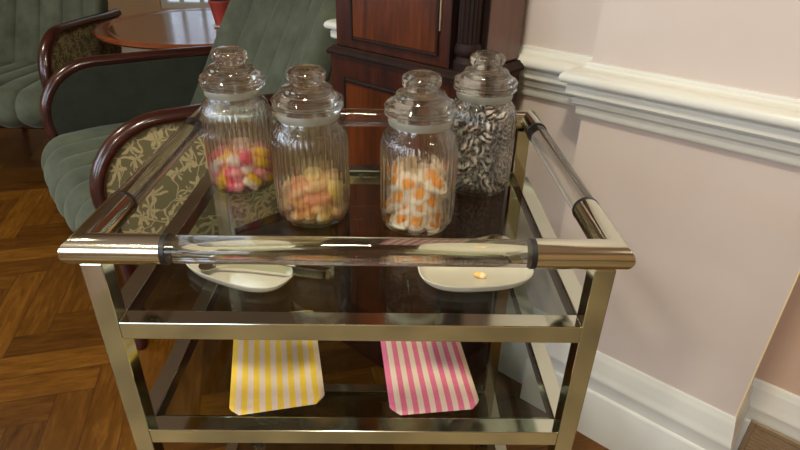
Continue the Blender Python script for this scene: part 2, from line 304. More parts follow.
# ================================================================= setting
A0 = math.radians(-41.5)
DV = (math.cos(A0), math.sin(A0)); NV = (-DV[1], DV[0]); M0 = (.5236, .5565)
def WP(s, o): return (M0[0] + DV[0] * s + NV[0] * o, M0[1] + DV[1] * s + NV[1] * o)
def WV(s, o): return (DV[0] * s + NV[0] * o, DV[1] * s + NV[1] * o)
CEIL = 2.75
X0, X1, Y0, Y1 = -3.4, 3.3, -3.3, 4.35
def prism(bm, pts, z0, z1):
    lo = [bm.verts.new((*p, z0)) for p in pts]; hi = [bm.verts.new((*p, z1)) for p in pts]; n = len(pts)
    for i in range(n): bm.faces.new((lo[i], lo[(i + 1) % n], hi[(i + 1) % n], hi[i]))
    bm.faces.new(lo[::-1]); bm.faces.new(hi)
bm = BM(); box(bm, (X0 - .1, Y0 - .1, -.1), (X1 + .1, Y1 + .1, 0)); struct(link('floor', bm, M['floor']))
bm = BM(); box(bm, (X0 - .1, Y0 - .1, CEIL), (X1 + .1, Y1 + .1, CEIL + .1)); struct(link('ceiling', bm, M['ceiling']))
def wall_with_holes(name, axis, pos, thick, a0, a1, holes, mat):
    """axis 'x': wall plane x=pos, runs along y; holes: (a_lo,a_hi,z_lo,z_hi)"""
    bm = BM(); cuts = sorted(holes)
    def seg(lo, hi, z0, z1):
        if hi - lo < 1e-4: return
        if axis == 'x': box(bm, (min(pos, pos + thick), lo, z0), (max(pos, pos + thick), hi, z1))
        else: box(bm, (lo, min(pos, pos + thick), z0), (hi, max(pos, pos + thick), z1))
    c = a0
    for lo, hi, z0, z1 in cuts:
        seg(c, lo, 0, CEIL); seg(lo, hi, 0, z0); seg(lo, hi, z1, CEIL); c = hi
    seg(c, a1, 0, CEIL)
    return struct(link(name, bm, mat))
wall_with_holes('wall_back', 'y', Y1, .1, X0, X1, [(-1.86, -1.36, .5, 2.2)], M['wall_tan'])
LWIN = [(-2.6, -1.2, .8, 2.3), (-.4, 1.0, .8, 2.3)]
wall_with_holes('wall_left', 'x', X0, -.1, Y0, Y1, LWIN, M['wall_tan'])
FWIN = [(-2.4, -.9, .8, 2.3)]
wall_with_holes('wall_front', 'y', Y0, -.1, X0, X1, FWIN, M['wall_tan'])
bm = BM(); box(bm, (X1, Y0, 0), (X1 + .1, Y1, CEIL)); struct(link('wall_side', bm, M['wall_tan']))
# windows: frame + glazing
def window(name, axis, pos, a0, a1, z0, z1, bars):
    fr = BM(); w = .05
    def b(lo, hi, q0, q1, d=.03):
        if axis == 'x': box(fr, (pos - d, lo, q0), (pos + d, hi, q1))
        else: box(fr, (lo, pos - d, q0), (hi, pos + d, q1))
    b(a0, a0 + w, z0, z1); b(a1 - w, a1, z0, z1); b(a0 + w, a1 - w, z0, z0 + w); b(a0 + w, a1 - w, z1 - w, z1)
    for k in range(1, bars):
        c = a0 + (a1 - a0) * k / bars; b(c - .015, c + .015, z0 + w, z1 - w, .02)
    o = struct(link(name, fr, M['trim'], bevel=.004))
    g = BM()
    if axis == 'x': box(g, (pos - .003, a0 + w, z0 + w), (pos + .003, a1 - w, z1 - w))
    else: box(g, (a0 + w, pos - .003, z0 + w), (a1 - w, pos + .003, z1 - w))
    p = link('window_pane', g, M['glazing'], o)
    return o
window('window_1', 'y', Y1 + .04, -1.86, -1.36, .5, 2.2, 3)
window('window_2', 'x', X0 - .05, *LWIN[0], 3); window('window_3', 'x', X0 - .05, *LWIN[1], 3)
window('window_4', 'y', Y0 - .05, *FWIN[0], 3)

# the diagonal wall with its chimney breast and recesses
SB0, SB1, SE, RO, RL = -.10, .372, -.889, .19, .072
bm = BM(); prism(bm, [WP(SB0, .02), WP(SB1, .02), WP(SB1, .5), WP(SB0, .5)], 0, CEIL); struct(link('wall_right', bm, M['wall']))
bm = BM(); prism(bm, [WP(SE, RL), WP(SB0, RL), WP(SB0, .3), WP(SE, .3)], 0, CEIL); struct(link('wall_right', bm, M['wall']))
bm = BM(); prism(bm, [WP(SB1, RO), WP(3.2, RO), WP(3.2, .5), WP(SB1, .5)], 0, CEIL); struct(link('wall_right', bm, M['wall_pink']))
dado = [(-.004, .970), (.007, .970), (.0085, .967), (.0085, .963), (.015, .956), (.024, .9535), (.030, .954), (.032, .9535), (.040, .950), (.0455, .944), (.047, .937), (.045, .931), (.041, .928), (.034, .927), (.029, .925),
        (.033, .922), (.033, .905), (.030, .901), (.020, .899), (.016, .897), (.020, .894), (.020, .884), (.016, .879), (.012, .877), (.012, .862), (.009, .857), (-.004, .855)]
skirt = [(-.004, 0), (.022, 0), (.022, .148), (.020, .153), (.016, .157), (.015, .188), (.017, .193), (.0175, .200), (.015, .206), (.013, .222), (.012, .230), (.0085, .246),
         (.008, .254), (.0055, .258), (.005, .268), (.003, .271), (-.004, .271)]
PB = [(SB0, .3), (SB0, .02), (SB1, .02), (SB1, RO), (3.1, RO)]; OB = [(-1, 0), (-1, -1), (1, -1), (1, -1), (0, -1)]
PL = [(SE, .3), (SE, RL), (SB0 + .001, RL)]; OL = [(-1, 0), (-1, -1), (0, -1)]
for nm, prof in (('trim_1', dado), ('baseboard_right', skirt)):
    for P_, O_ in ((PB, OB), (PL, OL)):
        bm = BM(); mitre_profile(bm, prof, [WP(*p) for p in P_], [WV(*q) for q in O_]); struct(link(nm, bm, M['trim'], smooth=35))
# baseboard on the back and left walls
bm = BM(); sweep_profile(bm, skirt, (X0, Y1), (X1, Y1), (0, -1)); struct(link('baseboard_back', bm, M['trim'], smooth=35))
bm = BM(); sweep_profile(bm, skirt, (X0, Y0), (X0, Y1), (1, 0)); struct(link('baseboard_left', bm, M['trim'], smooth=35))

bm = BM(); prism(bm, [WP(SB1, .0205), WP(SB1 + .003, .0205), WP(SB1 + .003, RO), WP(SB1, RO)], .27, CEIL); struct(link('trim_2', bm, M['cream']))
# brass vent in the right recess skirting
def frame_rect(bm, x0, x1, z0, z1, w, y0, y1):
    box(bm, (x0, y0, z0), (x0 + w, y1, z1)); box(bm, (x1 - w, y0, z0), (x1, y1, z1))
    box(bm, (x0 + w, y0, z0), (x1 - w, y1, z0 + w)); box(bm, (x0 + w, y0, z1 - w), (x1 - w, y1, z1))
VS = .405
v = thing('air_vent', 'small brass air vent grille set in the white skirting at far right', 'vent', (*WP(VS + .10, RO - .0225), .10), A0)
bm = BM(); frame_rect(bm, -.10, .10, -.065, .065, .012, -.006, .0); link('vent_frame', bm, M['old_brass'], v, bevel=.0015)
bm = BM(); box(bm, (-.088, -.002, -.053), (.088, 0, .053)); link('back_plate', bm, M['old_brass'], v)
bm = BM()
for k in range(9): box(bm, (-.086, -.005, -.049 + k * .0115), (.086, -.002, -.044 + k * .0115))
link('grille', bm, M['old_brass'], v)

rg = BM(); box(rg, (-1.0, -2.7, 0), (1.3, -.34, .008)); tag(link('reflection_rug', rg, M['reflection_rug'], bevel=.003), 'mottled brown floor mat, added out of view for the trolley metal to reflect', 'reflection_rug')  # added out of view so the nickel has a mottled surface to reflect
# ================================================================= longcase clock
ck = thing('longcase_clock', 'tall dark mahogany longcase clock standing against the wall behind the jars', 'clock', (*WP(-.478, -.0695), 0), A0)
TW, TD = .202, .0935
ZB = .945
bm = BM(); box(bm, (-TW, -TD, ZB), (TW - .062, TD, 1.62)); box(bm, (TW - .063, -TD + .05, ZB), (TW - .002, TD, 1.62)); link('trunk', bm, M['mahogany'], ck, bevel=.002)
bm = BM(); box(bm, (TW - .003, -TD + .052, ZB + .005), (TW, TD, 1.61)); link('side_panel', bm, M['side_wood'], ck)
bm = BM(); box(bm, (TW - .0625, -TD + .0, ZB), (TW - .0585, -TD + .05, 1.62)); box(bm, (TW - .061, -TD + .047, ZB), (TW - .0, -TD + .0515, 1.62)); link('column_recess', bm, M['dark_wood'], ck)
bm = BM(); box(bm, (-.142, -TD - .004, .972), (.108, -TD + .006, 1.58)); D_ = link('door', bm, M['mahogany_flame'], ck, bevel=.003)
bm = BM(); frame_rect(bm, -.148, .114, .966, 1.586, .007, -TD - .006, -TD + .004); link('door_bead', bm, M['dark_wood'], D_, bevel=.002)
bm = BM(); box(bm, (.1145, -TD - .003, 1.02), (.1175, -TD + .003, 1.56)); link('hinge_strip', bm, M['old_brass'], D_)
cb = BM()
lathe(cb, [(0, 1.00), (.024, 1.00), (.024, 1.56), (0, 1.56)], 120, lambda r, z, a: r - .0035 * abs(math.sin(a * 8)) ** .7 if r > .02 else r)
o = link('corner_column', cb, M['dark_wood'], ck, smooth=40, loc=(TW - .030, -TD + .026, 0))
cb = BM(); lathe(cb, [(0, ZB), (.030, ZB), (.030, .962), (.026, .966), (.025, .974), (.029, .98), (.029, .99), (.025, 1.0), (0, 1.0)], 40)
link('column_base', cb, M['dark_wood'], o, smooth=40)
bx_ = TW + .010
bm = BM(); box(bm, (-bx_, -TD - .012, .12), (bx_, TD, .925)); link('base', bm, M['mahogany'], ck, bevel=.003)
bm = BM()
mp = [(0, .925), (.018, .925), (.019, .932), (.014, .938), (.010, .940), (.006, ZB), (0, ZB)]
mitre_profile(bm, mp, [(-TW, TD), (-TW, -TD), (TW, -TD), (TW, TD)], [(-1, 0), (-1, -1), (1, -1), (1, 0)])
box(bm, (-TW, -TD, .925), (TW, TD, ZB))
link('waist_moulding', bm, M['dark_wood'], ck, smooth=30)
bm = BM(); frame_rect(bm, -.172, .172, .17, .875, .012, -TD - .018, -TD - .010); link('base_panel_moulding', bm, M['dark_wood'], ck, bevel=.004)
bm = BM(); box(bm, (-.160, -TD - .014, .182), (.160, -TD - .011, .863)); link('base_panel', bm, M['mahogany_flame'], ck)
bm = BM(); box(bm, (-bx_ - .010, -TD - .022, 0), (bx_ + .010, TD, .12)); link('plinth', bm, M['mahogany'], ck, bevel=.006)
bm = BM(); box(bm, (-.235, -TD - .045, 1.62), (.235, TD, 2.12)); box(bm, (-.255, -TD - .065, 2.12), (.255, TD, 2.15)); link('hood', bm, M['mahogany'], ck, bevel=.004)
bm = BM(); tube(bm, (0, -TD - .046, 1.87), (0, -TD - .052, 1.87), .15, 48); link('dial', bm, M['white_ceramic'], ck)

# ================================================================= chairs
def scallop(t, n, amp):
    return amp * (abs(math.sin(PI * t * n)) ** .55)
def closed_grid(bm, F, nu, nv):
    """F(u,v,side) -> point; builds a closed double sided slab"""
    G = [[[bm.verts.new(F(i / nu, j / nv, s)) for j in range(nv + 1)] for i in range(nu + 1)] for s in (0, 1)]
    for s in (0, 1):
        for i in range(nu):
            for j in range(nv): bm.faces.new((G[s][i][j], G[s][i + 1][j], G[s][i + 1][j + 1], G[s][i][j + 1]))
    for i in range(nu):
        bm.faces.new((G[0][i][0], G[1][i][0], G[1][i + 1][0], G[0][i + 1][0])); bm.faces.new((G[0][i][nv], G[0][i + 1][nv], G[1][i + 1][nv], G[1][i][nv]))
    for j in range(nv):
        bm.faces.new((G[0][0][j], G[0][0][j + 1], G[1][0][j + 1], G[1][0][j])); bm.faces.new((G[0][nu][j], G[1][nu][j], G[1][nu][j + 1], G[0][nu][j + 1]))
def arm_path(y):
    # hoop of the arm seen from the side: over the top, down the rounded front to the foot
    ZT, XF, R = .722, .290, .195
    pts = [(-.50, y, ZT - .015), (-.36, y, ZT - .012)] + [(x, y, ZT - .018 * (XF - R - x)) for x in (-.2, -.05)]
    for k in range(0, 13):
        b = PI / 2 - k * (PI / 2 + .2) / 12; pts.append((XF - R + R * math.cos(b), y, ZT - R + R * math.sin(b)))
    e = pts[-1]
    pts += [(e[0] - .018, y, .36), (e[0] - .022, y, .24), (e[0] - .016, y, .12), (e[0] - .0, y, 0)]
    return pts
def armchair(loc, rz, label):
    c = thing('armchair', label, 'armchair', loc, rz, 'green channelled armchairs')
    HW = .365
    path = [(-.40, .455), (-.2, .465), (0, .475), (.14, .480), (.24, .474)]
    for k in range(1, 10):
        a = PI / 2 - k * (PI * .62) / 9; path.append((.245 + .085 * math.cos(a), .389 + .085 * math.sin(a)))
    path += [(.28, .325)]
    def fseat(u, v, s):
        t = v * (len(path) - 1); i = min(int(t), len(path) - 2); f = t - i
        x = path[i][0] * (1 - f) + path[i + 1][0] * f; z = path[i][1] * (1 - f) + path[i + 1][1] * f
        y = -HW + 2 * HW * u; k = 1 - (y / (HW + .02)) ** 2
        if s: return (min(x, .24), y * .99, .325)
        dx = path[i + 1][0] - path[i][0]; dz = path[i + 1][1] - path[i][1]; L = math.hypot(dx, dz); h = scallop(u, 6, .020)
        return (x + .025 * k * max(0, (x + .40) / .73) - dz / L * h, y, z + dx / L * h)
    bm = BM(); closed_grid(bm, fseat, 96, 34); link('seat', bm, M['velvet'], c, smooth=60)
    def fback(u, v, s):
        w = (u - .5) * 2
        hw = .40 - .03 * v; top = 1.10 - .17 * abs(w) ** 3
        z = .40 + (top - .40) * v; y = w * hw
        x = -.305 - .55 * (z - .45) + .10 * abs(w) ** 2.2
        e = min(1, (1 - v) / .10) ** .5; eu = min(1, (1 - abs(w)) / .08) ** .5; th = .055 * min(e, 1) * (.35 + .65 * eu)
        if s: return (x - .07 - th * .6, y, z)
        return (x - .05 + th + scallop(u, 6, .026) * e, y, z)
    bm = BM(); closed_grid(bm, fback, 96, 26); link('backrest', bm, M['velvet'], c, smooth=60)
    for sy in (-1, 1):
        y = sy * .395
        bm = BM(); path_tube(bm, arm_path(y), .028, .021, Vector((0, 1, 0)), 14); link('arm_frame', bm, M['arm_wood'], c, smooth=60)
        ap = arm_path(y); prof = [(p[0], p[2]) for p in ap[:-3]] + [(ap[-3][0], .30), (-.36, .34), (-.42, .45), (-.47, .60)]; n = len(prof)
        bm = BM()
        A = [bm.verts.new((p[0], y + sy * .004, p[1])) for p in prof]; B = [bm.verts.new((p[0], y + sy * .012, p[1])) for p in prof]
        for i in range(n): bm.faces.new((A[i], A[(i + 1) % n], B[(i + 1) % n], B[i]))
        bm.faces.new(A[::-1]); bm.faces.new(B); link('outer_arm_panel', bm, M['floral'], c)
        bm = BM()
        A = [bm.verts.new((p[0], y - sy * .022, p[1] - .012)) for p in prof]; B = [bm.verts.new((p[0], y + sy * .003, p[1] - .002)) for p in prof]
        for i in range(n): bm.faces.new((A[i], A[(i + 1) % n], B[(i + 1) % n], B[i]))
        bm.faces.new(A[::-1]); bm.faces.new(B); link('inner_arm_pad', bm, M['velvet_dark'], c, bevel=.006)
        bm = BM(); tube(bm, (-.44, sy * .35, .30), (-.52, sy * .35, 0), .024, 12, r1=.017); link('rear_leg', bm, M['arm_wood'], c, smooth=60)
    bm = BM(); box(bm, (-.47, -.37, .27), (.22, .37, .324)); link('seat_base', bm, M['arm_wood'], c, bevel=.01)
    return c
C1 = armchair((-.765, 1.335, 0), math.radians(-142.8), 'green channelled velvet armchair with patterned outer arm, nearest behind the trolley')
C2 = armchair((-1.915, 2.31, 0), math.radians(-91), 'green channelled velvet armchair at upper left beyond the nearer armchair')

# ================================================================= table and pot
tb = thing('round_table', 'round glossy brown wooden side table between the green armchairs', 'table', (-.935, 2.565, 0))
TH, TR = .70, .545
bm = BM(); lathe(bm, [(0, TH - .004), (TR - .07, TH - .004), (TR - .07, TH - .03), (0, TH - .03)], 72); link('table_top', bm, M['table_wood'], tb, smooth=30)
bm = BM(); lathe(bm, [(TR - .07, TH - .03), (TR - .07, TH - .004), (TR - .05, TH), (TR - .01, TH), (TR, TH - .008), (TR, TH - .018), (TR - .012, TH - .028), (TR - .07, TH - .03)], 72); link('table_rim', bm, M['table_edge'], tb, smooth=30)
bm = BM(); lathe(bm, [(0, TH - .03), (.07, TH - .03), (.05, TH - .08), (.035, .5), (.045, .35), (.06, .22), (.05, .12), (.06, .09), (0, .09)], 32); link('pedestal', bm, M['arm_wood'], tb, smooth=40)
for k in range(3):
    a = k * 2 * PI / 3 + .5
    bm = BM(); path_tube(bm, [(.03 * math.cos(a), .03 * math.sin(a), .14), (.15 * math.cos(a), .15 * math.sin(a), .13), (.25 * math.cos(a), .25 * math.sin(a), .06), (.33 * math.cos(a), .33 * math.sin(a), .02)], .022, .018, Vector((-math.sin(a), math.cos(a), 0)), 10)
    link('foot', bm, M['arm_wood'], tb, smooth=60)
pt = thing('flower_pot', 'small red pot standing on the round brown table', 'pot', (-.83, 2.50, TH))
bm = BM(); lathe(bm, [(0, 0), (.04, 0), (.06, .11), (.064, .115), (.064, .125), (.056, .125), (.054, .11), (0, .105)], 32); link('pot_body', bm, M['red'], pt, smooth=40)
bm = BM(); lathe(bm, [(0, .1055), (.0535, .1105), (.05, .12), (0, .122)], 24); link('soil', bm, M['soil'], pt, smooth=40)
bm = BM(); lathe(bm, [(.0405, .0), (.052, .0), (.054, .006), (.0425, .008)], 32); link('saucer', bm, M['white_ceramic'], pt, smooth=40)

# ================================================================= trolley
HX, TY, RZ, LW, YF = .31, .4796, .8943, .0252, -.008
YB = TY + .008; RR = .0178
tr = thing('serving_trolley', 'polished metal drinks trolley with clear rod handles and glass shelves', 'trolley', (0, 0, 0))
LT = RZ - RR + .001
for sx in (-1, 1):
    for y0 in (YF, YB - LW):
        x0 = -HX if sx < 0 else HX - LW
        bm = BM(); box(bm, (x0, y0, .075), (x0 + LW, y0 + LW, LT)); lg = link('leg', bm, M['chrome'], tr, bevel=.0012)
        cx, cy = x0 + LW / 2, y0 + LW / 2
        bm = BM(); tube(bm, (cx - .012, cy, .031), (cx + .012, cy, .031), .031, 28); link('caster_wheel', bm, M['black_seal'], tr, bevel=.003)
        bm = BM(); box(bm, (cx - .017, cy - .012, .028), (cx - .0135, cy + .012, .068)); box(bm, (cx + .0135, cy - .012, .028), (cx + .017, cy + .012, .068)); box(bm, (cx - .017, cy - .012, .064), (cx + .017, cy + .012, .075)); link('caster_fork', bm, M['chrome'], tr, bevel=.001)
xi = HX - LW
for zt in (RZ - .1016, RZ - .2902, RZ - .695):
    zb = zt - .0256
    for sy in (0, 1):
        y0 = YF if sy == 0 else YB - LW
        bm = BM(); box(bm, (-xi, y0, zb), (xi, y0 + LW, zt)); link('shelf_bar', bm, M['chrome'], tr, bevel=.0012)
        yl = y0 + LW if sy == 0 else y0 - .009
        bm = BM(); box(bm, (-xi, yl, zb), (xi, yl + .009, zt - .008)); link('glass_ledge', bm, M['chrome'], tr)
    for sx in (-1, 1):
        x0 = -HX if sx < 0 else xi
        bm = BM(); box(bm, (x0, YF + LW, zb), (x0 + LW, YB - LW, zt)); link('shelf_bar', bm, M['chrome'], tr, bevel=.0012)
    bm = BM(); box(bm, (-xi + .001, YF + LW + .001, zt - .0075), (xi - .001, YB - LW - .001, zt - .0015))
    link('glass_shelf', bm, M['shelf_glass'], tr)
# handle rail
def elbow(bm, c, d1, l1, d2, l2):
    """two mitred tubes meeting at corner c, directions into the rail"""
    seg = 40; c = Vector(c); d1 = Vector(d1); d2 = Vector(d2); up = Vector((0, 0, 1))
    rings = []
    for d, other, L in ((d1, d2, l1), (d2, d1, l2)):
        side = -other  # outward
        R1, R0 = [], []
        for i in range(seg):
            a = 2 * PI * i / seg; q = side * math.cos(a) * RR + up * math.sin(a) * RR
            R1.append(bm.verts.new(c + d * L + q))
            R0.append((c + q + d * (-math.cos(a) * RR)))
        rings.append((R1, R0))
    J = [bm.verts.new(p) for p in rings[0][1]]
    for i in range(seg):
        bm.faces.new((rings[0][0][i], rings[0][0][(i + 1) % seg], J[(i + 1) % seg], J[i]))
        bm.faces.new((rings[1][0][i], J[i], J[(i + 1) % seg], rings[1][0][(i + 1) % seg]))
    bm.faces.new(rings[0][0]); bm.faces.new(rings[1][0])
HR = .3065; FX, FYF, FYB = .0935, .108, .066
for sx in (-1, 1):
    for k in (0, 1):
        bm = BM(); c = (sx * HR, 0 if k == 0 else TY, RZ)
        elbow(bm, c, (-sx, 0, 0), FX, (0, 1 if k == 0 else -1, 0), FYF if k == 0 else FYB)
        link('corner_sleeve', bm, M['chrome_rail'], tr, smooth=40, bevel=None)
        y = c[1]
        bm = BM(); tube(bm, (sx * (HR - FX), y, RZ), (sx * (HR - FX - .006), y, RZ), RR * 1.015, 36)
        link('seal_ring', bm, M['black_seal'], tr, smooth=40)
        ys, dy = (FYF, .006) if k == 0 else (TY - FYB, -.006)
        bm = BM(); tube(bm, (sx * HR, ys, RZ), (sx * HR, ys + dy, RZ), RR * 1.015, 36)
        link('seal_ring', bm, M['black_seal'], tr, smooth=40)
for y in (0, TY):
    bm = BM(); tube(bm, (-HR + FX + .004, y, RZ), (HR - FX - .004, y, RZ), RR * .93, 48); link('handle_rod', bm, M['acrylic'], tr, smooth=40)
for sx in (-1, 1):
    bm = BM(); tube(bm, (sx * HR, FYF + .004, RZ), (sx * HR, TY - FYB - .004, RZ), RR * .93, 48); link('handle_rod', bm, M['acrylic'], tr, smooth=40)

# ================================================================= sweet jars
ZG = RZ - .1016 - .0015
NR = 34
def rib(r, z, a):
    k = min(1, max(0, (z - .012) / .02)) * min(1, max(0, (.152 - z) / .02))
    return r + .0030 * k * (abs(math.cos(a * NR / 2)) ** .7 - .55)
def make_jar_meshes():
    R = .0578
    outer = [(0, .001), (R * .72, .001), (R * .80, 0), (R * .90, .003), (R * .97, .011), (R, .022), (R, .05), (R, .08), (R, .11), (R, .132), (R * .985, .143), (R * .94, .153), (R * .87, .160), (R * .79, .1645), (R * .76, .168), (R * .76, .176)]
    T = .0032
    inner = [(R * .76 - T, .176), (R * .76 - T, .168), (R * .83 - T, .159), (R * .92 - T, .150), (R * .97 - T, .140), (R - T - .001, .128), (R - T - .001, .022), (R * .95 - T, .012), (R * .85 - T, .007), (0, .006)]
    b = BM(); lathe(b, outer + inner, NR * 10, rib)
    L = BM(); RL_ = R; R = R * .955
    lp = [(0, .1755), (R * .62, .1755), (R * .66, .178), (R * .70, .183), (R * .92, .1835), (R * .955, .186), (R * .955, .1885), (R * .93, .1905), (R * .93, .1925), (R * .965, .195), (R * .965, .198), (R * .93, .2015), (R * .86, .2035), (R * .78, .2065),
          (R * .70, .2105), (R * .67, .2135), (R * .655, .2165), (R * .60, .2185), (R * .48, .2195), (R * .43, .2215), (R * .44, .2245), (R * .50, .2285), (R * .525, .2335), (R * .51, .239), (R * .45, .243), (R * .33, .246), (R * .15, .2472), (0, .2475)]
    # hollow dome inside
    ip = [(0, .236), (R * .2, .235), (R * .28, .230), (R * .24, .220), (R * .45, .211), (R * .60, .205), (R * .62, .195), (R * .58, .179), (0, .179)]
    lathe(L, lp, 72)
    lathe(L, ip, 48)
    R = RL_; S = BM(); lathe(S, [(R * .765, .1695), (R * .80, .170), (R * .82, .173), (R * .82, .180), (R * .80, .183), (R * .71, .183), (R * .765, .178), (R * .765, .1695)], 64)
    return b, L, S
jb, jl, js = make_jar_meshes()
jar0 = thing('sweet_jar', '', 'jar', (0, 0, ZG), 0, 'ribbed glass sweet jars on the top shelf')
j_body = link('jar_body', jb, M['jar_glass'], jar0, smooth=50)
j_lid = link('lid', jl, M['lid_glass'], jar0, smooth=28)
j_seal = link('seal_ring', js, M['seal'], j_lid, smooth=40)
def copy_tree(o, parent=None):
    c = o.copy(); COL.objects.link(c)
    if parent is not None: c.parent = parent
    for ch in list(o.children): copy_tree(ch, c)
    return c
JARS = [((-.2245, .399), 'ribbed glass jar of pink and yellow sweets, leftmost of the four jars'),
        ((-.0815, .282), 'ribbed glass jar of pale orange and yellow foam sweets, second jar from left'),
        ((.0885, .260), 'ribbed glass jar of white and orange fried egg sweets, in front of the mints jar'),
        ((.2045, .402), 'ribbed glass jar filled with black and white striped mints, rightmost jar')]
jars = []
for i, ((x, y), lab) in enumerate(JARS):
    j = jar0 if i == 0 else copy_tree(jar0)
    j.location = (x, y, ZG); j.rotation_euler = (0, 0, [.3, 0, .1, .55][i]); j.scale = (1.02, 1.02, .995); j['label'] = lab; jars.append(j)
jars[0].rotation_euler = (0, 0, .2)

# ---- sweets
SW = json.loads(SWEETS)
def noisy(bm, amp, sc):
    from mathutils import noise as NZ
    for v in bm.verts: v.co += v.normal * amp * NZ.noise(v.co * sc)
def superblob(dx, dy, dz, e=.6, sub=3, amp=.0006):
    b = BM(); bmesh.ops.create_icosphere(b, subdivisions=sub, radius=1)
    f = lambda t: math.copysign(abs(t) ** e, t)
    for v in b.verts: v.co = Vector((f(v.co.x) * dx / 2, f(v.co.y) * dy / 2, f(v.co.z) * dz / 2))
    b.normal_update(); noisy(b, amp, 160); return b
def m_sweet(name, c1, c2, axis=2, thr=0.0, w=.002, rough=.55):
    t = NT(name); v = t.obj(); sp = t.n('ShaderNodeSeparateXYZ'); t.l(v, sp.inputs[0]); nz = t.noise(v, 120, 3)
    f = t.math('MULTIPLY_ADD', t.math('SUBTRACT', nz, .5), w * 2, sp.outputs[axis])
    f = t.math('MULTIPLY_ADD', t.math('SUBTRACT', f, thr), 1 / w, .5)
    c = t.ramp(f, [(0, c1), (1, c2)])
    t.bsdf(c, rough, 0, t.bump(t.noise(v, 700, 2), .25, .0006), Subsurface_Weight=.0); return t.m
def place(first, rec, jar, zoff=.006, face=False):
    x, y, z, a, b, c, d = rec
    q = Quaternion((a / 100, b / 100, c / 100, d / 100)).normalized()
    first.location = (jar[0] + x / 1e4, jar[1] + y / 1e4, ZG + zoff + z / 1e4)
    rr = Vector((x, y)).length / 1e4
    if face and rr > .026:
        nrm = q @ Vector((0, 0, 1)); out = Vector((x / 1e4 / rr, y / 1e4 / rr, .55)).normalized()
        rot = nrm.rotation_difference(out); q = Quaternion().slerp(rot, .85) @ q
        k = min(1, .0445 / rr); first.location.x = jar[0] + x / 1e4 * k; first.location.y = jar[1] + y / 1e4 * k
    first.rotation_mode = 'QUATERNION'; first.rotation_quaternion = q
PINK, YEL, CRM = srgb(236, 110, 130), srgb(246, 196, 40), srgb(246, 224, 200)
chew_m = [m_sweet('pink_yellow_chew', PINK, YEL, 0), m_sweet('pink_white_chew', srgb(240, 130, 148), srgb(250, 226, 214), 0), m_sweet('yellow_white_chew', YEL, CRM, 1), m_sweet('rosy_chew', srgb(232, 96, 110), srgb(244, 160, 160), 0)]
names = ['pink and yellow', 'pink and white', 'yellow and cream', 'rosy pink']
def sweets(key, name, cat, jar, protos, group):
    for k, rec in enumerate(SW[key]):
        p = protos[k % len(protos)]
        if k < len(protos): o = p[0]
        else: o = copy_tree(p[0])
        place(o, rec, jar, face=key == 'egg'); tag(o, p[1], cat, p[2])
pr = []
for k in range(4):
    o = link('chewy_sweet', superblob(.030, .024, .0175, .5), chew_m[k], smooth=60)
    pr.append((o, names[k] + ' chewy sweet in the leftmost glass jar', names[k] + ' chews in the leftmost jar'))
sweets('chew', 'chewy_sweet', 'sweet', JARS[0][0], pr, '')
def banana(dx, dy, dz, amt):
    b = superblob(dx, dy, dz, .8, 3, .0008)
    for v in b.verts:
        v.co.y += amt * (v.co.x / dx) ** 2 - amt * .1; v.co.z += .0010 * math.sin(v.co.x * 700)
    return b
pr = []
for col, c2, nm, am in ((srgb(244, 180, 112), srgb(250, 208, 150), 'pale orange', .006), (srgb(246, 216, 124), srgb(250, 230, 168), 'pale yellow', .010), (srgb(240, 164, 124), srgb(248, 204, 150), 'peachy pink', .004)):
    o = link('foam_sweet', banana(.042, .022, .017, am), m_sweet('foam_' + nm.replace(' ', '_'), col, c2, 1), smooth=60)
    pr.append((o, nm + ' foam sweet in the second jar from left', nm + ' foam sweets in the second jar'))
sweets('foam', 'foam_sweet', 'sweet', JARS[1][0], pr, '')
# fried eggs
b = BM(); lathe(b, [(0, -.005), (.0145, -.005), (.0175, -.003), (.018, 0), (.0165, .0028), (.013, .004), (0, .0042)], 28, lambda r, z, a: r * (1 + .07 * math.sin(a * 3) + .04 * math.sin(a * 5 + 1)))
egg = link('fried_egg_sweet', b, m_sweet('egg_white_gum', srgb(250, 226, 190), srgb(252, 238, 212), 2, rough=.4), smooth=50)
b = BM(); lathe(b, [(0, .0030), (.0100, .0030), (.0098, .0050), (.0076, .0070), (.0040, .0082), (0, .0084)], 22)
link('yolk', b, m_sweet('egg_yolk_gum', srgb(240, 130, 14), srgb(250, 160, 30), 2, .006, rough=.35), egg, smooth=60)
sweets('egg', 'fried_egg_sweet', 'sweet', JARS[2][0], [(egg, 'white and orange fried egg sweet in the third jar from left', 'fried egg sweets in the third jar')], '')
# wrapped mints: a striped pillow with two fanned twist ends
def mint_mesh():
    b = BM(); n, seg = 22, 16; rings = []
    for i in range(n + 1):
        t = i / n * 2 - 1; x = t * .0150; at = abs(t)
        if at < .62: r = .0082 * (1 - (at / .62) ** 2.6) ** .5 + .0016; fl = 1
        elif at < .70: r = .0018; fl = 1
        else: r = .0018 + (at - .70) * .024; fl = .28
        ring = []
        for k in range(seg):
            a = 2 * PI * k / seg; rr = r * (1 + (.18 * math.cos(6 * a) if at > .7 else 0))
            ring.append(b.verts.new((x + (.0012 * math.cos(5 * a) if at > .9 else 0), rr * math.cos(a) * (1.1 if fl == 1 else 1), rr * math.sin(a) * (fl if fl < 1 else .92))))
        rings.append(ring)
    for A, B in zip(rings, rings[1:]):
        for k in range(seg): b.faces.new((A[k], A[(k + 1) % seg], B[(k + 1) % seg], B[k]))
    b.faces.new(rings[0][::-1]); b.faces.new(rings[-1]); return b
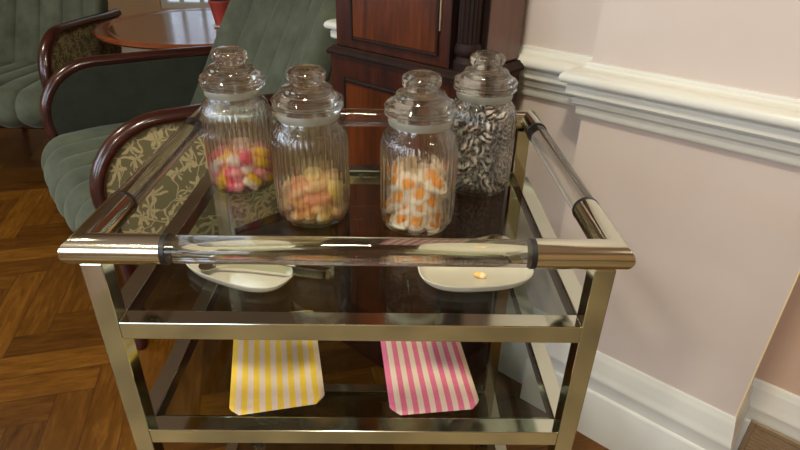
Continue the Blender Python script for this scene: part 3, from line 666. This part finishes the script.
def m_mint(name, dark, light):
    t = NT(name); v = t.obj(); sp = t.n('ShaderNodeSeparateXYZ'); t.l(v, sp.inputs[0])
    w = t.math('ADD', t.math('MULTIPLY_ADD', t.noise(v, 90, 1), 1.2, t.math('MULTIPLY', sp.outputs[0], 88)), t.math('MULTIPLY', sp.outputs[1], 70))
    s = t.math('GREATER_THAN', t.math('FRACT', w), .5)
    c = t.mix(s, dark, light); t.bsdf(c, .28, 0, t.bump(t.noise(v, 400, 3), .4, .001)); return t.m
o1 = link('wrapped_mint', mint_mesh(), m_mint('black_white_wrapper', srgb(22, 18, 18), srgb(228, 224, 216)), smooth=60)
o2 = link('wrapped_mint', mint_mesh(), m_mint('brown_white_wrapper', srgb(60, 30, 22), srgb(236, 226, 214)), smooth=60)
o3 = link('wrapped_mint', mint_mesh(), m_mint('black_grey_wrapper', srgb(14, 14, 16), srgb(170, 170, 168)), smooth=60)
sweets('mint', 'wrapped_mint', 'sweet', JARS[3][0], [(o1, 'black and white striped wrapped mint in the rightmost jar', 'black and white mints in the rightmost jar'),
    (o2, 'brown and white striped wrapped mint in the rightmost jar', 'brown and white mints in the rightmost jar'),
    (o3, 'black and grey striped wrapped mint in the rightmost jar', 'black and grey mints in the rightmost jar')], '')

# ================================================================= dishes and tongs
def superell(a, b, n=64, e=2.6):
    P = []
    for i in range(n):
        t = 2 * PI * i / n; c, s = math.cos(t), math.sin(t)
        P.append((a * math.copysign(abs(c) ** (2 / e), c), b * math.copysign(abs(s) ** (2 / e), s)))
    return P
def dish(loc, rz, a, b, label):
    bm = BM(); prof = [(0, .002), (.80, .002), (.83, 0), (.90, .001), (.965, .006), (.995, .0105), (1.0, .012), (.985, .013), (.965, .012), (.93, .0085), (.85, .0065), (0, .0055)]
    rings = []
    for k, z in prof:
        if k == 0: rings.append(bm.verts.new((0, 0, z)))
        else: rings.append([bm.verts.new((x * (1 if k > .99 else 1) - (1 - k) * x * (1), y - (1 - k) * y, z)) for x, y in superell(a, b)])
    for A, B in zip(rings, rings[1:]):
        n = 64
        for i in range(n):
            j = (i + 1) % n
            if isinstance(A, list) and isinstance(B, list): bm.faces.new((A[i], A[j], B[j], B[i]))
            elif isinstance(A, list): bm.faces.new((A[i], A[j], B))
            else: bm.faces.new((A, B[j], B[i]))
    o = link('serving_dish', bm, M['white_ceramic'], smooth=50, loc=(*loc, ZG)); o.rotation_euler = (0, 0, rz); tag(o, label, 'dish'); return o
dish((-.165, .112), math.radians(-26), .085, .046, 'white oval dish with metal tongs on it, under the left of the front handle')
dish((.166, .107), math.radians(6), .081, .047, 'white oval dish with an orange crumb in it, under the right of the front handle')
b = superblob(.017, .009, .007, .7, 3, .0015)
o = link('sweet_fragment', b, m_sweet('crumb', srgb(248, 196, 110), srgb(252, 226, 170), 0), smooth=60, loc=(.171, .092, ZG + .0095)); o.rotation_euler = (0, .0, -.2)
tag(o, 'small pale orange piece of sweet lying in the right-hand white dish', 'sweet')
def tongs(loc, rz, tilt, L, W, label):
    t = thing('serving_tongs', label, 'tongs', loc, rz); t.rotation_euler = (0, tilt, rz)
    H = .013; th = .0018; bm = BM(); pts = []
    n = 10
    for s in (1,): 
        pts += [(L, W * .9)] + [(L * .75, W * .62), (L * .45, W * .52), (.02, W * .5)]
    arc = [(.012 - .012 * math.sin(k * PI / n) * 1.0, W * .5 * math.cos(k * PI / n)) for k in range(n + 1)]
    pts = pts[:-1] + arc + [(L * .45, -W * .52), (L * .75, -W * .62), (L, -W * .9)]
    ou = []
    for i, p in enumerate(pts):
        a = Vector(pts[max(0, i - 1)]); c = Vector(pts[min(len(pts) - 1, i + 1)]); d = (c - a).normalized(); nn = Vector((-d.y, d.x)) * th
        q = Vector(p); ou.append([bm.verts.new((q.x + s_ * nn.x * .5, q.y + s_ * nn.y * .5, z)) for s_, z in ((-1, 0), (1, 0), (1, H), (-1, H))])
    for A, B in zip(ou, ou[1:]):
        for k in range(4): bm.faces.new((A[k], A[(k + 1) % 4], B[(k + 1) % 4], B[k]))
    bm.faces.new(ou[0][::-1]); bm.faces.new(ou[-1])
    link('tong_arms', bm, M['chrome'], t, smooth=40)
    for s in (1, -1):
        bm = BM(); lathe(bm, [(0, -.001), (.012, .0), (.0125, .002), (.011, .0022), (0, .0012)], 20)
        link('jaw', bm, M['chrome'], t, smooth=40, loc=(L + .008, s * W * .9, .0))
    return t
tongs((-.030, .083, ZG + .0145), math.radians(166), .0, .165, .030, 'silver tongs lying across the left-hand white dish')
tongs((.066, .122, ZG + .0145), math.radians(14), .0, .15, .020, 'silver tongs lying across the right-hand white dish behind the front handle')

# ================================================================= paper bags
ZS = RZ - .2902 - .0015
def bag(loc, rz, w, L, mat, label, ch, seed):
    from mathutils import noise as NZ
    nx, ny = 28, 40; bm = BM(); G = []
    for s in (0, 1):
        g = []
        for i in range(nx + 1):
            r = []
            for j in range(ny + 1):
                u = i / nx; v = j / ny; x = (u - .5) * w; y = (v - .5) * L
                e = min(1, u * 9, (1 - u) * 9, v * 9) ** .5 if min(u, 1 - u, v) > 0 else 0
                # clipped bottom corners
                lim = w / 2 - max(0, ch - v * L)
                x = max(-lim, min(lim, x))
                h = .0007 + .0040 * e + .0016 * (NZ.noise(Vector((x * 22 + seed, y * 22, 0))) + .4) * e
                r.append(bm.verts.new((x, y, h if s else 0.0004)))
            g.append(r)
        G.append(g)
    for s in (0, 1):
        for i in range(nx):
            for j in range(ny):
                try: bm.faces.new((G[s][i][j], G[s][i + 1][j], G[s][i + 1][j + 1], G[s][i][j + 1]))
                except ValueError: pass
    for i in range(nx):
        for j in (0, ny): bm.faces.new((G[0][i][j], G[1][i][j], G[1][i + 1][j], G[0][i + 1][j]))
    for j in range(ny):
        for i in (0, nx): bm.faces.new((G[0][i][j], G[1][i][j], G[1][i][j + 1], G[0][i][j + 1]))
    o = link('paper_bag', bm, mat, smooth=60, loc=(*loc, ZS)); o.rotation_euler = (0, 0, rz); tag(o, label, 'paper bag'); return o
bag((-.136, .139), .205, .138, .22, M['paper_y'], 'yellow and white striped flat paper bag on the middle shelf', .014, 3)
bag((.104, .138), .115, .134, .22, M['paper_p'], 'pink and white striped flat paper bag on the middle shelf', .014, 8)

# ================================================================= lights, world, camera
def area(name, loc, size, energy, col, tgt=None, sy=None):
    d = bpy.data.lights.new(name, 'AREA'); d.energy = energy; d.color = col; d.shape = 'RECTANGLE'; d.size = size; d.size_y = sy or size
    o = bpy.data.objects.new(name, d); COL.objects.link(o); o.location = loc
    if tgt: o.rotation_euler = (Vector(tgt) - Vector(loc)).to_track_quat('-Z', 'Y').to_euler()
    return o
WARM = (1, .91, .70); COOL = (.80, .90, 1)
# daylight at the windows
area('window_light', (X0 - .15, -1.9, 1.55), 1.35, 66, COOL, (0, -1.2, 1.0), 1.45)
area('window_light', (X0 - .15, .3, 1.55), 1.35, 45, COOL, (0, .3, 1.0), 1.45)
area('window_light', (-1.65, Y0 - .15, 1.55), 1.45, 66, COOL, (-.6, 0, .9), 1.45)
# warm ceiling lamps
def lamp(x, y, e, s=.22):
    cl = thing('ceiling_lamp', 'round white ceiling lamp above the room', 'lamp', (x, y, CEIL), 0, 'ceiling lamps')
    bm = BM(); lathe(bm, [(0, 0), (.14, 0), (.15, -.02), (.14, -.035), (0, -.035)], 32); link('lamp_base', bm, M['trim'], cl, smooth=40)
    area('lamp_light', (x, y, CEIL - .05), s, e, WARM, (x, y, 0))
lamp(-.15, -.35, 50); lamp(-2.5, 1.3, 30); lamp(-1.2, -1.5, 34); lamp(1.7, -1.6, 30)
w = bpy.data.worlds.new('world'); SC.world = w; w.use_nodes = True
w.node_tree.nodes['Background'].inputs[0].default_value = (.80, .88, 1, 1); w.node_tree.nodes['Background'].inputs[1].default_value = 1.3

cam = bpy.data.cameras.new('camera'); co = bpy.data.objects.new('camera', cam); COL.objects.link(co)
r = Vector((0.9997831389276228, -0.007901317822419502, 0.019267700763159003)); u = Vector((-0.012959389614262806, 0.4881827727679614, 0.8726451939897512)); f = Vector((0.016301206607342276, 0.8727056488583388, -0.4879745086722161))
mw = Matrix((( r.x, u.x, -f.x, 0.04643514), (r.y, u.y, -f.y, -0.55053989), (r.z, u.z, -f.z, 1.23770573), (0, 0, 0, 1)))
co.matrix_world = mw
cam.sensor_width = 36; cam.lens = 561.94 / 800 * 36; cam.clip_start = .02
SC.camera = co
vs = SC.view_settings; vs.view_transform = 'Standard'; vs.look = 'None'; vs.gamma = 1; vs.exposure = -.62; vs.use_curve_mapping = False
cy = SC.cycles
cy.use_denoising = True; cy.max_bounces = 16; cy.transmission_bounces = 12; cy.transparent_max_bounces = 24; cy.glossy_bounces = 8; cy.diffuse_bounces = 5
cy.sample_clamp_indirect = 6; cy.blur_glossy = .3
